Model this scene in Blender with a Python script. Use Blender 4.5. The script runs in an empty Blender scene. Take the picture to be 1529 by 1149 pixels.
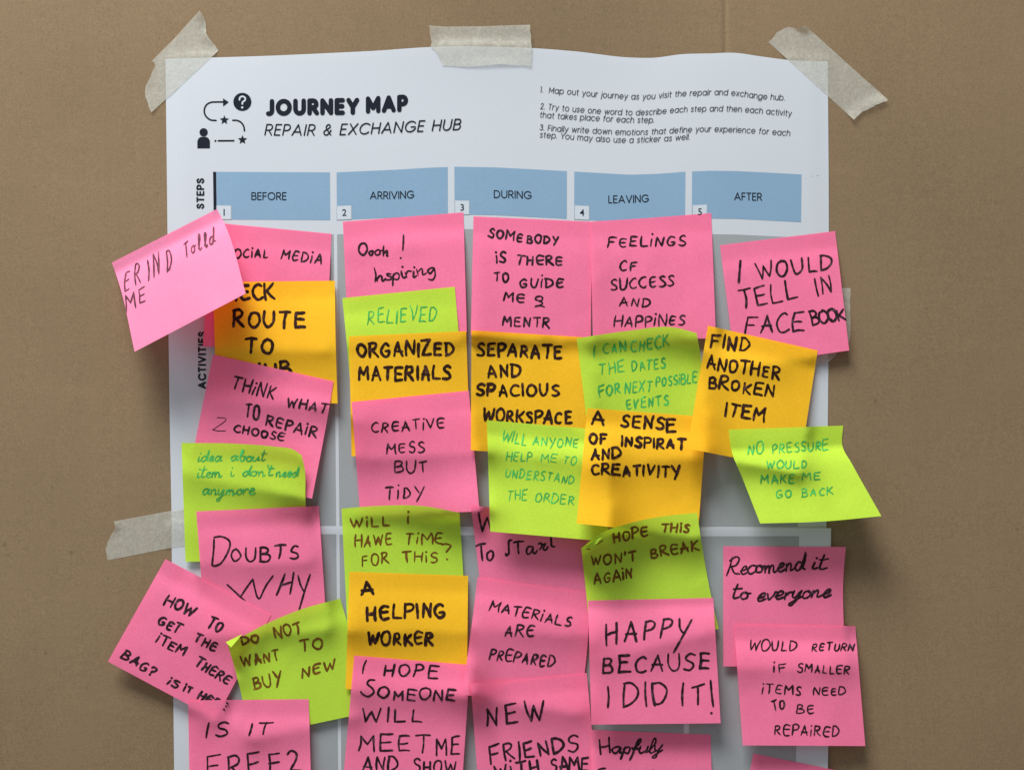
import bpy, math, random
import numpy as np
from math import radians as R

random.seed(11)
rng = np.random.RandomState(5)
sc = bpy.context.scene
C = sc.collection

# ---------------------------------------------------------------- camera, world, light, exposure
DIST = 0.78            # camera to cardboard, metres
S = 0.664 / 1529.0     # metres of cardboard per photo pixel
ZC = 1.35              # height of the picture centre
cam = bpy.data.cameras.new('camera')
cam.sensor_width = 36.0
cam.lens = 18.0 / ((1529 * S / 2) / DIST)
cam.clip_start, cam.clip_end = 0.02, 50
co = bpy.data.objects.new('camera', cam)
co.location = (0, -DIST, ZC)
co.rotation_euler = (R(90), 0, 0)
C.objects.link(co)
sc.camera = co

w = bpy.data.worlds.new('World')
sc.world = w
w.use_nodes = True
w.node_tree.nodes['Background'].inputs[0].default_value = (0.86, 0.93, 1.0, 1)
w.node_tree.nodes['Background'].inputs[1].default_value = 0.31

def area(name, loc, target, sx, sy, power, color):
    l = bpy.data.lights.new(name, 'AREA')
    l.shape = 'RECTANGLE'; l.size = sx; l.size_y = sy
    l.energy = power; l.color = color
    o = bpy.data.objects.new(name, l)
    o.location = loc
    d = np.array(target) - np.array(loc)
    from mathutils import Vector
    o.rotation_euler = Vector(d).to_track_quat('-Z', 'Y').to_euler()
    C.objects.link(o)
    return o
area('ceiling_light', (-0.50, -0.92, ZC + 1.75), (0, 0, ZC - 0.05), 1.0, 0.7, 77, (0.90, 0.955, 1.0))
area('window_light', (-1.35, -1.0, ZC + 0.45), (0.1, 0, ZC), 0.9, 0.9, 5.4, (0.80, 0.90, 1.0))
sc.view_settings.view_transform = 'Standard'
sc.view_settings.look = 'None'
sc.view_settings.exposure = 0.0
sc.view_settings.gamma = 1.0

# ---------------------------------------------------------------- materials
def mat(name, col, rough=0.8, var=0.06, vscale=60, grain=0.05, gscale=900, transl=0.0, tcol=None, alpha=1.0, bump=0.0, spec=0.25, extra=None):
    m = bpy.data.materials.new(name); m.use_nodes = True
    nt = m.node_tree; N = nt.nodes; L = nt.links
    N.clear()
    out = N.new('ShaderNodeOutputMaterial')
    bs = N.new('ShaderNodeBsdfPrincipled')
    bs.inputs['Roughness'].default_value = rough
    bs.inputs['Specular IOR Level'].default_value = spec
    tc = N.new('ShaderNodeTexCoord')
    src = tc.outputs['Object']
    def noise(scale, detail=4):
        n = N.new('ShaderNodeTexNoise'); n.inputs['Scale'].default_value = scale
        n.inputs['Detail'].default_value = detail
        L.new(src, n.inputs['Vector']); return n.outputs['Fac']
    def mapr(x, lo, hi, a=0.3, b=0.7):
        r = N.new('ShaderNodeMapRange'); L.new(x, r.inputs[0])
        r.inputs[1].default_value = a; r.inputs[2].default_value = b
        r.inputs[3].default_value = lo; r.inputs[4].default_value = hi
        return r.outputs[0]
    def mul(a, b):
        x = N.new('ShaderNodeMath'); x.operation = 'MULTIPLY'
        L.new(a, x.inputs[0])
        if isinstance(b, float): x.inputs[1].default_value = b
        else: L.new(b, x.inputs[1])
        return x.outputs[0]
    f = mul(mapr(noise(vscale), 1 - var, 1 + var), mapr(noise(gscale, 2), 1 - grain, 1 + grain))
    if extra: f = extra(N, L, src, f, noise, mapr, mul)
    vm = N.new('ShaderNodeVectorMath'); vm.operation = 'SCALE'
    vm.inputs[0].default_value = col[:3]
    L.new(f, vm.inputs['Scale'])
    L.new(vm.outputs[0], bs.inputs['Base Color'])
    if bump:
        b = N.new('ShaderNodeBump'); b.inputs['Strength'].default_value = 1.0
        b.inputs['Distance'].default_value = bump
        ad = N.new('ShaderNodeMath'); ad.operation = 'MULTIPLY_ADD'
        L.new(noise(gscale * 0.05, 3), ad.inputs[0]); ad.inputs[1].default_value = 2.5
        L.new(noise(gscale * 0.6, 3), ad.inputs[2]); L.new(ad.outputs[0], b.inputs['Height'])
        L.new(b.outputs[0], bs.inputs['Normal'])
    res = bs.outputs[0]
    if transl:
        t = N.new('ShaderNodeBsdfTranslucent')
        t.inputs[0].default_value = tuple((tcol or col)[:3]) + (1,)
        mx = N.new('ShaderNodeMixShader'); mx.inputs[0].default_value = transl
        L.new(res, mx.inputs[1]); L.new(t.outputs[0], mx.inputs[2]); res = mx.outputs[0]
    if alpha < 1:
        t = N.new('ShaderNodeBsdfTransparent')
        mx = N.new('ShaderNodeMixShader')
        a = mapr(noise(420, 3), alpha - 0.07, alpha + 0.07)
        L.new(a, mx.inputs[0])
        L.new(t.outputs[0], mx.inputs[1]); L.new(res, mx.inputs[2]); res = mx.outputs[0]
    L.new(res, out.inputs[0])
    return m

def card_extra(N, L, src, f, noise, mapr, mul):
    # faint vertical flute lines, fibres and dark specks of kraft board
    def stretched(sx, sz, scale, det=3):
        mp = N.new('ShaderNodeMapping'); mp.inputs['Scale'].default_value = (sx, 1, sz)
        L.new(src, mp.inputs[0])
        n = N.new('ShaderNodeTexNoise'); n.inputs['Scale'].default_value = scale; n.inputs['Detail'].default_value = det
        L.new(mp.outputs[0], n.inputs['Vector']); return n.outputs['Fac']
    f = mul(f, mapr(stretched(1, 0.02, 200), 0.985, 1.015))
    f = mul(f, mapr(stretched(0.16, 1, 480), 0.975, 1.025))
    f = mul(f, mapr(stretched(1, 0.3, 700), 0.97, 1.03))
    f = mul(f, mapr(noise(5, 2), 0.96, 1.04))
    for sc_, r0, dk in ((17, 0.010, 0.6), (34, 0.018, 0.72), (70, 0.03, 0.85)):
        v = N.new('ShaderNodeTexVoronoi'); v.inputs['Scale'].default_value = sc_; L.new(src, v.inputs['Vector'])
        f = mul(f, mapr(v.outputs['Distance'], dk, 1.0, r0, r0 * 3))
    # long faint scuffs
    sf = stretched(0.35, 1.6, 14, 6)
    f = mul(f, mapr(sf, 1.0, 1.05, 0.62, 0.68))
    return f

M = {}
M['card'] = mat('kraft_cardboard', (0.212, 0.139, 0.075), 0.85, 0.04, 9, 0.12, 1000, bump=0.00006, spec=0.15, extra=card_extra)
M['card_edge'] = mat('cardboard_edge', (0.22, 0.15, 0.08), 0.9)
M['poster'] = mat('poster_paper', (0.575, 0.58, 0.59), 0.6, 0.012, 12, 0.012, 700, transl=0.12, spec=0.3)
M['grey'] = mat('printed_grey', (0.285, 0.288, 0.283), 0.6, 0.02, 30, 0.03, 800, spec=0.3)
M['blue'] = mat('printed_blue', (0.200, 0.305, 0.405), 0.6, 0.02, 30, 0.03, 800, spec=0.3)
M['tag'] = mat('printed_pale', (0.50, 0.52, 0.54), 0.6, 0.01, spec=0.3)
M['tagline'] = mat('printed_thin_line', (0.32, 0.35, 0.38), 0.6, 0.01, spec=0.3)
M['print'] = mat('printed_ink', (0.010, 0.014, 0.021), 0.6, 0.02, spec=0.08)
M['print2'] = mat('printed_ink_fine', (0.04, 0.045, 0.052), 0.6, 0.02, spec=0.08)
PINK = (0.98, 0.205, 0.355)
YEL = (0.98, 0.525, 0.020)
GRN = (0.53, 0.74, 0.055)
M['pink'] = mat('pink_paper', PINK, 0.75, 0.035, 40, 0.06, 900, transl=0.27, tcol=(0.95, 0.13, 0.20), bump=0.00003, spec=0.12)
M['pale'] = mat('lit_pink_paper', (0.98, 0.29, 0.46), 0.75, 0.035, 40, 0.06, 900, transl=0.36, tcol=(0.95, 0.13, 0.22), bump=0.00003, spec=0.12)  # paler pink: bright light on the tilted note is worked into this colour
M['yellow'] = mat('orange_yellow_paper', YEL, 0.75, 0.035, 40, 0.055, 900, transl=0.27, tcol=(0.95, 0.34, 0.005), bump=0.00003, spec=0.12)
M['green'] = mat('lime_paper', GRN, 0.75, 0.035, 40, 0.055, 900, transl=0.27, tcol=(0.42, 0.62, 0.01), bump=0.00003, spec=0.12)
M['tape'] = mat('masking_tape', (0.56, 0.525, 0.43), 0.55, 0.06, 150, 0.10, 700, alpha=0.47, bump=0.00006, spec=0.35)
def ink(name, col, var=0.45):
    return mat(name, col, 0.6, var, 120, 0.3, 1500, spec=0.08, extra=(lambda N, L, src, f, noise, mapr, mul: mul(f, mapr(noise(330, 5), 1.0, 5.0 if max(col) < .03 else 1.8, 0.55, 0.74))))
M['k_red'] = ink('black_marker', (0.022, 0.010, 0.014))
M['k_yel'] = ink('black_marker_bold', (0.024, 0.009, 0.006))
M['k_thin'] = ink('grey_felt_pen', (0.12, 0.035, 0.05))
M['g_ink'] = ink('green_felt_pen', (0.05, 0.33, 0.07), 0.3)
M['b_ink'] = ink('brown_felt_pen', (0.14, 0.058, 0.008), 0.3)

# ---------------------------------------------------------------- height raster over the wall, in photo pixels
CS = 2.0
X0, Y0, X1, Y1 = -260, -220, 1800, 1420
GW, GH = int((X1 - X0) / CS), int((Y1 - Y0) / CS)

def world(px, py, h):
    k = S * (DIST - h) / DIST
    return np.stack([(px - 764.5) * k, -h, ZC - (py - 574.5) * k], -1)

def card_h(px, py):
    g = lambda cx, cy, sx, sy, a: a * np.exp(-((px - cx) / sx) ** 2 - ((py - cy) / sy) ** 2)
    h = g(700, -130, 260, 190, 0.0085) + g(1500, 1250, 420, 500, 0.006) + g(-60, 420, 260, 600, -0.004)
    h = h + 0.0006 * np.sin(px / 210.0) + 0.0004 * np.sin(py / 170.0 + 1)
    h = h - 0.0006 * np.exp(-((px - 1083) / 3.5) ** 2) * (py < 400)
    return h

yy, xx = np.mgrid[0:GH, 0:GW]
HM = card_h(X0 + xx * CS, Y0 + yy * CS)

def bil(A, px, py):
    fx = np.clip((px - X0) / CS, 0, GW - 1.001); fy = np.clip((py - Y0) / CS, 0, GH - 1.001)
    ix = fx.astype(int); iy = fy.astype(int); tx = fx - ix; ty = fy - iy
    return (A[iy, ix] * (1 - tx) + A[iy, ix + 1] * tx) * (1 - ty) + (A[iy + 1, ix] * (1 - tx) + A[iy + 1, ix + 1] * tx) * ty

def dilate(A, r):
    B = A.copy()
    for _ in range(r):
        P = np.pad(B, 1, mode='edge')
        B = np.maximum.reduce([P[1:-1, 1:-1], P[:-2, 1:-1], P[2:, 1:-1], P[1:-1, :-2], P[1:-1, 2:]])
    return B

def blur(A, n):
    for _ in range(n):
        P = np.pad(A, 1, mode='edge')
        A = (P[1:-1, 1:-1] * 4 + P[:-2, 1:-1] + P[2:, 1:-1] + P[1:-1, :-2] + P[1:-1, 2:]) / 8
    return A

def resample(pts, n, smooth=True):
    P = np.array(pts, float)
    if len(P) == 2: smooth = False
    d = np.r_[0, np.cumsum(np.hypot(*np.diff(P, axis=0).T))]; d /= d[-1]
    t = np.linspace(0, 1, n)
    if not smooth:
        return np.stack([np.interp(t, d, P[:, 0]), np.interp(t, d, P[:, 1])], -1)
    # monotone cubic through the points
    out = []
    for k in range(2):
        y = P[:, k]; h = np.diff(d); s = np.diff(y) / h
        m = np.empty(len(y)); m[0] = s[0]; m[-1] = s[-1]
        for i in range(1, len(y) - 1):
            m[i] = (s[i - 1] * h[i] + s[i] * h[i - 1]) / (h[i] + h[i - 1])
        i = np.clip(np.searchsorted(d, t) - 1, 0, len(h) - 1)
        u = (t - d[i]) / h[i]
        out.append((2*u**3 - 3*u**2 + 1) * y[i] + (u**3 - 2*u**2 + u) * h[i] * m[i] + (-2*u**3 + 3*u**2) * y[i+1] + (u**3 - u**2) * h[i] * m[i+1])
    return np.stack(out, -1)

def coons(T, B, Lf, Rt, nu, nv, smooth=True):
    T = resample(T, nu, smooth); B = resample(B, nu, smooth); Lf = resample(Lf, nv, smooth); Rt = resample(Rt, nv, smooth)
    u = np.linspace(0, 1, nu)[None, :, None]; v = np.linspace(0, 1, nv)[:, None, None]
    G = (1 - v) * T[None] + v * B[None] + (1 - u) * Lf[:, None] + u * Rt[:, None]
    G -= (1-u)*(1-v)*T[0] + u*(1-v)*T[-1] + (1-u)*v*B[0] + u*v*B[-1]
    return G

def upsample(G, n, m):
    nv, nu = G.shape[:2]
    a = np.linspace(0, nv - 1.0001, n); b = np.linspace(0, nu - 1.0001, m)
    ia = a.astype(int); ib = b.astype(int); ta = (a - ia)[:, None, None]; tb = (b - ib)[None, :, None]
    return (G[ia][:, ib] * (1-tb) + G[ia][:, ib+1] * tb) * (1-ta) + (G[ia+1][:, ib] * (1-tb) + G[ia+1][:, ib+1] * tb) * ta

class Sheet:
    pass

def link(name, me, m, parent=None, loc=None):
    o = bpy.data.objects.new(name, me)
    C.objects.link(o)
    if m is not None:
        for mm in (m if isinstance(m, (list, tuple)) else [m]): me.materials.append(mm)
    if loc is not None: o.location = loc
    if parent is not None: o.parent = parent
    return o

def make_mesh(name, V, F, smooth=False, mi=None):
    me = bpy.data.meshes.new(name)
    me.from_pydata([tuple(map(float, v)) for v in V], [], [tuple(map(int, f)) for f in F])
    me.update()
    if smooth: me.polygons.foreach_set('use_smooth', [True] * len(me.polygons))
    if mi is not None: me.polygons.foreach_set('material_index', mi)
    return me

def lay_sheet(name, G, curl, m, clear=0.00025, blurn=5, label=None, cat=None, group=None, write=True):
    """lay a sheet with photo-pixel outline grid G over everything beneath it; curl(u,v) lifts it"""
    global HM
    nv, nu = G.shape[:2]
    u, v = np.meshgrid(np.linspace(0, 1, nu), np.linspace(0, 1, nv))
    base = dilate(HM, 3)
    fl = bil(base, G[..., 0], G[..., 1]) + clear
    b = fl.copy()
    if blurn == 5:                       # stiff note paper bridges what lies under it
        soft = np.clip((v - .06) / .2, 0.15, 1)
        for _ in range(90):
            b = b + (np.maximum(blur(b, 1), fl) - b) * soft
    else: b = blur(b, blurn)
    h = np.maximum(b + curl(u, v), fl)
    h = np.maximum(blur(h, 1), fl - .0001)
    P = world(G[..., 0], G[..., 1], h)
    org = P[0, nu // 2].copy()
    F = []
    for j in range(nv - 1):
        for i in range(nu - 1):
            a = j * nu + i
            F.append((a, a + nu, a + nu + 1, a + 1))
    me = make_mesh(name, (P - org).reshape(-1, 3), F, True)
    o = link(name, me, m, loc=org)
    if label: o['label'] = label; o['category'] = cat
    if group: o['group'] = group
    # raster of its own surface
    D = upsample(np.dstack([G, h]), 4 * nv + 60, 4 * nu + 60) if nu < 60 else upsample(np.dstack([G, h]), 900, 1100)
    own = np.full(HM.shape, -1.0)
    ix = np.clip(((D[..., 0] - X0) / CS).round().astype(int), 0, GW - 1); iy = np.clip(((D[..., 1] - Y0) / CS).round().astype(int), 0, GH - 1)
    np.maximum.at(own, (iy, ix), D[..., 2])
    if write: HM = np.maximum(HM, own)
    # nearest fill outside
    x_a, x_b, y_a, y_b = max(ix.min() - 12, 0), min(ix.max() + 13, GW), max(iy.min() - 12, 0), min(iy.max() + 13, GH)
    sub = own[y_a:y_b, x_a:x_b]
    for _ in range(12):
        dd = dilate(sub, 1); sub = np.where(sub < 0, dd, sub)
    own[y_a:y_b, x_a:x_b] = sub
    s = Sheet(); s.o = o; s.org = org; s.own = own; s.n = 0
    return s

# ---------------------------------------------------------------- strokes
GL = {
 'A': (.62, '-0,0 .30,1 .60,0|-.06,.36 .58,.36'),
 'B': (.56, '-.02,1 .0,0|~.0,.98 .30,1 .46,.82 .34,.60 .06,.52|~.06,.53 .42,.50 .56,.27 .42,.04 .0,.0'),
 'C': (.58, '~.56,.90 .38,1 .12,.82 .0,.45 .12,.10 .36,.0 .60,.10'),
 'D': (.60, '-.02,.97 .0,.02|~-.03,.98 .28,.97 .54,.72 .56,.40 .32,.10 .0,.0'),
 'E': (.54, '-.52,1 .02,.97 .0,.02 .54,.03|-.02,.52 .44,.54'),
 'e': (.54, '~.54,.93 .20,.98 .04,.78 .02,.30 .18,.02 .54,.08|-.04,.50 .48,.55'),
 'F': (.54, '-.56,1 .02,.95 .0,0|-.02,.50 .44,.55'),
 'G': (.60, '~.54,.88 .34,1 .08,.80 .0,.40 .14,.05 .40,.02 .56,.20 .55,.40 .32,.40'),
 'H': (.56, '-.02,1 .0,0|-.56,1 .54,0|-.02,.50 .55,.54'),
 'I': (.04, '-.03,1 .0,0'),
 'i': (.06, '-.03,.76 .0,0|.03,1.12'),
 'K': (.54, '-.02,1 .0,0|-.52,.98 .05,.45|-.10,.50 .55,0'),
 'L': (.50, '-.03,1 .0,.02 .50,.03'),
 'l': (.52, '~.05,1 .0,.25 .12,.0 .52,.10'),
 'M': (.74, '-.0,0 .07,.98 .36,.42 .68,1 .74,0'),
 'N': (.56, '-.0,0 .04,.98 .50,.03 .57,1'),
 'O': (.62, '~.34,.99 .08,.84 .0,.42 .16,.03 .42,.03 .62,.42 .54,.84 .30,1.0'),
 'P': (.50, '-.03,1 .0,0|~.0,.96 .30,1 .50,.82 .40,.56 .04,.44'),
 'R': (.56, '-.03,.98 .0,0|~.0,.95 .30,1 .48,.84 .38,.60 .06,.48|-.12,.48 .57,0'),
 'S': (.50, '~.50,.90 .30,1 .08,.84 .14,.62 .42,.42 .48,.18 .28,.0 .0,.08'),
 'T': (.60, '-.0,.98 .62,1.02|-.32,1 .29,0'),
 'U': (.58, '~.0,1 .0,.40 .16,.03 .38,.04 .55,.35 .58,1'),
 'u': (.58, '~.0,1 .02,.30 .16,.03 .36,.10 .52,.50 .54,.98|-.54,.8 .58,0'),
 'V': (.56, '-.0,1 .24,.02 .56,1'),
 'W': (.84, '-.0,1 .20,.02 .42,.76 .62,.02 .86,1'),
 'X': (.56, '-.0,1 .56,0|-.56,1 .0,0'),
 'Y': (.56, '-.0,1 .26,.48|-.58,1 .14,-.20'),
 'Z': (.54, '-.0,.96 .50,1 .02,.02 .56,.04'),
 'J': (.46, '~.46,1 .45,.35 .32,.02 .0,.04'),
 '?': (.46, '~.0,.84 .20,1 .46,.86 .40,.60 .20,.42 .20,.24|.20,.0'),
 '2': (.46, '~.0,.84 .20,1 .44,.86 .36,.56 .06,.10|-.04,.06 .50,.0'),
 '!': (.05, '-.06,1 .02,.28|.0,.0'),
 "'": (.08, '-.06,1 .02,.76'),
 '&': (.50, '~.20,.56 .04,.70 .08,.94 .30,1.0 .42,.84 .30,.60 .18,.54 .36,.46 .34,.26 .16,.10 .0,.04|~.0,.05 .24,.10 .50,.0'),
 '<': (.50, '~.10,.92 .36,.98 .44,.80 .20,.35 .0,.05|~.0,.05 .22,.0 .50,.10'),
}
LOW = {   # joined script, ascender = 1, x height about .48
 'a': (.50, '~.36,.42 .18,.48 .02,.26 .10,.02 .26,.10 .37,.46 .37,.10 .50,.06'),
 'b': (.42, '~.0,.30 .14,.70 .16,.98 .06,.92 .03,.30 .12,.01 .30,.10 .32,.40 .18,.44 .44,.38'),
 'c': (.38, '~.32,.42 .16,.48 .0,.24 .12,.01 .38,.10'),
 'd': (.50, '~.34,.40 .16,.46 .01,.22 .11,.01 .28,.14 .44,1.0|-.43,.95 .37,.10 .50,.06'),
 'e': (.38, '~.0,.18 .24,.28 .26,.45 .12,.45 .03,.18 .15,.0 .38,.12'),
 'f': (.36, '~.05,.2 .30,.72 .30,1.0 .18,.80 .08,-.1 .0,-.50|~.0,.35 .18,.30 .36,.36'),
 'g': (.44, '~.34,.42 .14,.46 .02,.26 .12,.06 .32,.40|~.33,.44 .34,-.1 .20,-.42 .0,-.36'),
 'h': (.42, '-.05,1 .0,0|~.02,.22 .20,.46 .32,.34 .32,.04 .40,.0'),
 'i': (.20, '~.04,.44 .0,.08 .08,.01 .20,.10|.08,.74'),
 'l': (.24, '~.0,.15 .16,.66 .20,.97 .10,.92 .03,.25 .10,.0 .24,.10'),
 'm': (.66, '~.0,.42 .03,.0|~.03,.22 .14,.44 .22,.34 .22,.0|~.22,.22 .34,.45 .44,.34 .45,.06 .52,.01 .66,.12'),
 'n': (.46, '~.0,.42 .03,.0|~.03,.22 .16,.45 .26,.36 .28,.05 .34,.01 .46,.12'),
 'o': (.40, '~.22,.44 .06,.38 .01,.16 .12,.0 .28,.08 .32,.32 .20,.45 .22,.36 .42,.36'),
 'p': (.40, '-.04,.46 .0,-.42|~.02,.32 .18,.46 .32,.30 .22,.04 .04,.06'),
 'r': (.32, '~.0,.42 .03,.0|~.03,.24 .14,.42 .30,.40'),
 's': (.30, '~.26,.42 .10,.46 .08,.32 .24,.18 .20,.02 .0,.04'),
 't': (.34, '~.14,.94 .08,.14 .16,.01 .34,.10|-.0,.62 .34,.68'),
 'T': (.40, '-.0,.92 .42,1.0|-.22,.94 .16,-.05'),
 'u': (.46, '~.0,.44 .0,.12 .12,.0 .28,.18 .32,.44|~.32,.40 .32,.08 .46,.08'),
 'v': (.36, '~.0,.42 .08,.02 .26,.30 .28,.44 .38,.42'),
 'y': (.42, '~.0,.44 .02,.14 .14,.06 .30,.42|~.32,.46 .28,-.05 .12,-.44 .0,-.36 .42,.10'),
 "'": (.08, '-.06,1 .02,.76'),
 'O': GL['O'], 'I': GL['I'], 'R': (.62, '-.14,.98 .0,-.04|~.04,.80 .30,1.05 .50,.88 .40,.58 .14,.48|~.16,.48 .34,.10 .62,.04'),
 'S': (.46, '~.44,1.0 .22,.96 .24,.70 .28,.34 .18,.02 .0,.02 .0,.10'),
 'H': GL['H'],
}

def parse(g):
    out = []
    for s in g.split('|'):
        kind = s[0] if s[0] in '-~' else '.'
        body = s[1:] if kind != '.' else s
        if kind == '-' and body[0] == '.': pass
        out.append((kind, np.array([[float(c) for c in p.split(',')] for p in body.split()])))
    return out
PAR = {}
def glyph(ch, low):
    k = (ch, low)
    if k not in PAR:
        wd, g = (LOW if low else GL)[ch]
        PAR[k] = (wd, parse(g))
    return PAR[k]

def crv(P, step):
    """smooth curve through the points, px"""
    if len(P) == 2: n = max(2, int(np.hypot(*(P[1] - P[0])) / step) + 1); return resample(P, n, False)
    ln = np.hypot(*np.diff(P, axis=0).T).sum()
    n = max(4, int(ln / step) + 1)
    Q = np.vstack([2 * P[0] - P[1], P, 2 * P[-1] - P[-2]])
    out = []
    for i in range(1, len(Q) - 2):
        p0, p1, p2, p3 = Q[i-1], Q[i], Q[i+1], Q[i+2]
        m = max(3, int(np.hypot(*(p2 - p1)) / step) + 2)
        for t in np.linspace(0, 1, m, endpoint=False):
            out.append(0.5 * (2*p1 + (p2-p0)*t + (2*p0-5*p1+4*p2-p3)*t*t + (3*p1-p0-3*p2+p3)*t**3))
    out.append(P[-1])
    return np.array(out)

class Ink:
    def __init__(s): s.P = []; s.off = []; s.F = []; s.k = 0
    def ribbon(s, P, w, var=0.14, taper=0.75):
        n = len(P); b = len(s.P)
        d = np.gradient(P, axis=0); ln = np.hypot(d[:, 0], d[:, 1]) + 1e-9
        nx = -d[:, 1] / ln; ny = d[:, 0] / ln
        ph = random.random() * 6
        t = np.arange(n) * 0.35
        ww = w * 0.5 * (1 + var * np.sin(t + ph) * 0.6 + var * 0.5 * np.sin(2.7 * t + ph * 2))
        e = np.minimum(np.arange(n), n - 1 - np.arange(n)); ww = ww * (taper + (1 - taper) * np.clip(e / 2.0, 0, 1))
        base = 0.00010 + 0.0000022 * (s.k % 45); s.k += 1
        A = P + np.stack([nx * ww, ny * ww], -1); B = P - np.stack([nx * ww, ny * ww], -1)
        for i in range(n):
            s.P.append(A[i]); s.P.append(B[i]); s.off += [base + 1e-8 * i] * 2
        for i in range(n - 1):
            a = b + 2 * i; s.F.append((a, a + 1, a + 3, a + 2))
        for end in (0, n - 1):
            dirx = (-1 if end == 0 else 1) * np.array([d[end, 0], d[end, 1]]) / ln[end]
            nn = np.array([nx[end], ny[end]]); c0 = len(s.P)
            ring = [b + 2 * end]
            for q in range(1, 5):
                a = math.pi * q / 5
                s.P.append(P[end] + ww[end] * (nn * math.cos(a) + dirx * math.sin(a))); s.off.append(base + 1e-8 * end)
                ring.append(c0 + q - 1)
            ring.append(b + 2 * end + 1)
            s.F.append(tuple(ring) if end else tuple(ring[::-1]))
    def dot(s, p, r):
        b = len(s.P); base = 0.0001 + 0.0000022 * (s.k % 45); s.k += 1
        for q in range(9):
            a = q * 2 * math.pi / 9
            s.P.append(np.array(p) + r * np.array([math.cos(a), math.sin(a)]) * random.uniform(.9, 1.1)); s.off.append(base)
        s.F.append(tuple(range(b, b + 9)))
    def build(s, name, sheet, m, extra=0.0, parent=None, label=None):
        P = np.array(s.P); off = np.array(s.off)
        h = bil(sheet.own, P[:, 0], P[:, 1]) + off + extra
        V = world(P[:, 0], P[:, 1], h) - sheet.org
        me = make_mesh(name, V, s.F)
        o = link(name, me, m, parent or sheet.o)
        if label: o['label'] = label
        return o

def word(sheet, text, x0, y0, x1, y1, h, w, m, slant=0.0, low=False, name='handwritten_word', jit=1.15, gap=None, variants=True, step=1.5, curve=None):
    """one hand-written word from (x0,y0) to (x1,y1) on its baseline, cap height h px"""
    h0, h1 = h if isinstance(h, tuple) else (h, h)
    k = Ink()
    adv = [glyph(c, low)[0] for c in text]
    g = gap if gap is not None else (0.02 if low else 0.29)
    tot = sum(adv) + g * (len(text) - 1)
    ln = math.hypot(x1 - x0, y1 - y0) or 1
    ux, uy = (x1 - x0) / ln, (y1 - y0) / ln
    vx, vy = uy, -ux                       # up, image coordinates
    x = 0
    for ci, (ch, a) in enumerate(zip(text, adv)):
        c = ch
        f = (x + a / 2) / tot
        H = h0 + (h1 - h0) * f
        sx = ln / tot
        jx, jy = random.gauss(0, .012) * jit, random.gauss(0, .035) * jit
        rot = random.gauss(0, .035) * jit; sc_ = 1 + random.gauss(0, .06) * jit; wl = w * random.uniform(.88, 1.12) if jit else w
        for kind, P in glyph(c, low)[1]:
            Q = P.copy()
            if kind != '.' and jit: Q = Q + rng.normal(0, .020 * jit, Q.shape)
            lx = (x + (Q[:, 0] - a / 2) * sc_ + a / 2 + jx) * sx + slant * Q[:, 1] * H - rot * (Q[:, 1] - .5) * H
            ly = (Q[:, 1] * sc_ + jy) * H + rot * (Q[:, 0] - a / 2) * sx
            pts = np.stack([x0 + ux * lx + vx * ly, y0 + uy * lx + vy * ly], -1)
            if curve is not None:
                pts[:, 1] += curve(pts[:, 0])
            if kind == '.':
                k.dot(pts[0], wl * 0.6)
            elif kind == '~':
                k.ribbon(crv(pts, step), wl * (random.uniform(.85, 1.12) if jit else 1), .16 if jit else 0, (.62 if w < 3 else .88) if jit else 1)
            else:
                for i in range(len(pts) - 1):
                    p, q = pts[i], pts[i + 1]
                    if jit:
                        mid = (p + q) / 2 + np.array([-(q - p)[1], (q - p)[0]]) * random.gauss(0, .03)
                        k.ribbon(crv(np.array([p, mid, q]), step + .5), wl * (random.uniform(.84, 1.12) if w < 4 else random.uniform(.93, 1.06)), .16, .62 if w < 3 else .88)
                    else: k.ribbon(resample([p, q], 5, False), w, 0, 1)
        x += a + g
    return k.build(name, sheet, m)

def strokes(sheet, segs, w, m, name='handwritten_word', var=.14):
    k = Ink()
    for s in segs:
        if len(s) == 1: k.dot(s[0], w * .62)
        else: k.ribbon(crv(np.array(s, float), 1.5), w, var)
    return k.build(name, sheet, m)

# ---------------------------------------------------------------- printed text with the built-in font
def font_mesh(text, offset=0.0, spacing=1.0):
    cu = bpy.data.curves.new('t', 'FONT'); cu.body = text; cu.size = 1; cu.offset = offset
    cu.resolution_u = 3; cu.space_character = spacing
    o = bpy.data.objects.new('t', cu); C.objects.link(o)
    dg = bpy.context.evaluated_depsgraph_get(); dg.update()
    me = o.evaluated_get(dg).to_mesh()
    V = np.array([v.co[:2] for v in me.vertices]); F = [tuple(p.vertices) for p in me.polygons]
    o.evaluated_get(dg).to_mesh_clear()
    bpy.data.objects.remove(o); bpy.data.curves.remove(cu)
    return V, F
HV, _ = font_mesh('H'); CAPH = HV[:, 1].max()

def ptext(sheet, text, base, h, m, shear=0.0, offset=0.0, name='lettering', parent=None, extra=0.00022, vertical=False, spacing=1.0):
    """base: [(x,y)...] baseline points (first and last set the width); vertical: base is (x, y_bottom), (x, y_top)"""
    V, F = font_mesh(text, offset, spacing)
    V[:, 0] -= V[:, 0].min(); V[:, 0] /= V[:, 0].max()
    Yc = V[:, 1] / CAPH * h
    if vertical:
        (bx, yb), (_, yt) = base
        px = bx - Yc; py = yb + (yt - yb) * V[:, 0]
    else:
        B = np.array(base, float)
        px = B[0, 0] + (B[-1, 0] - B[0, 0]) * V[:, 0]
        f = resample(B, 80)
        by = np.interp(px, f[:, 0], f[:, 1])
        py = by - Yc; px = px + shear * Yc
    h_ = bil(sheet.own, px, py) + extra
    me = make_mesh(name, world(px, py, h_) - sheet.org, F)
    return link(name, me, m, parent or sheet.o)

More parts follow.
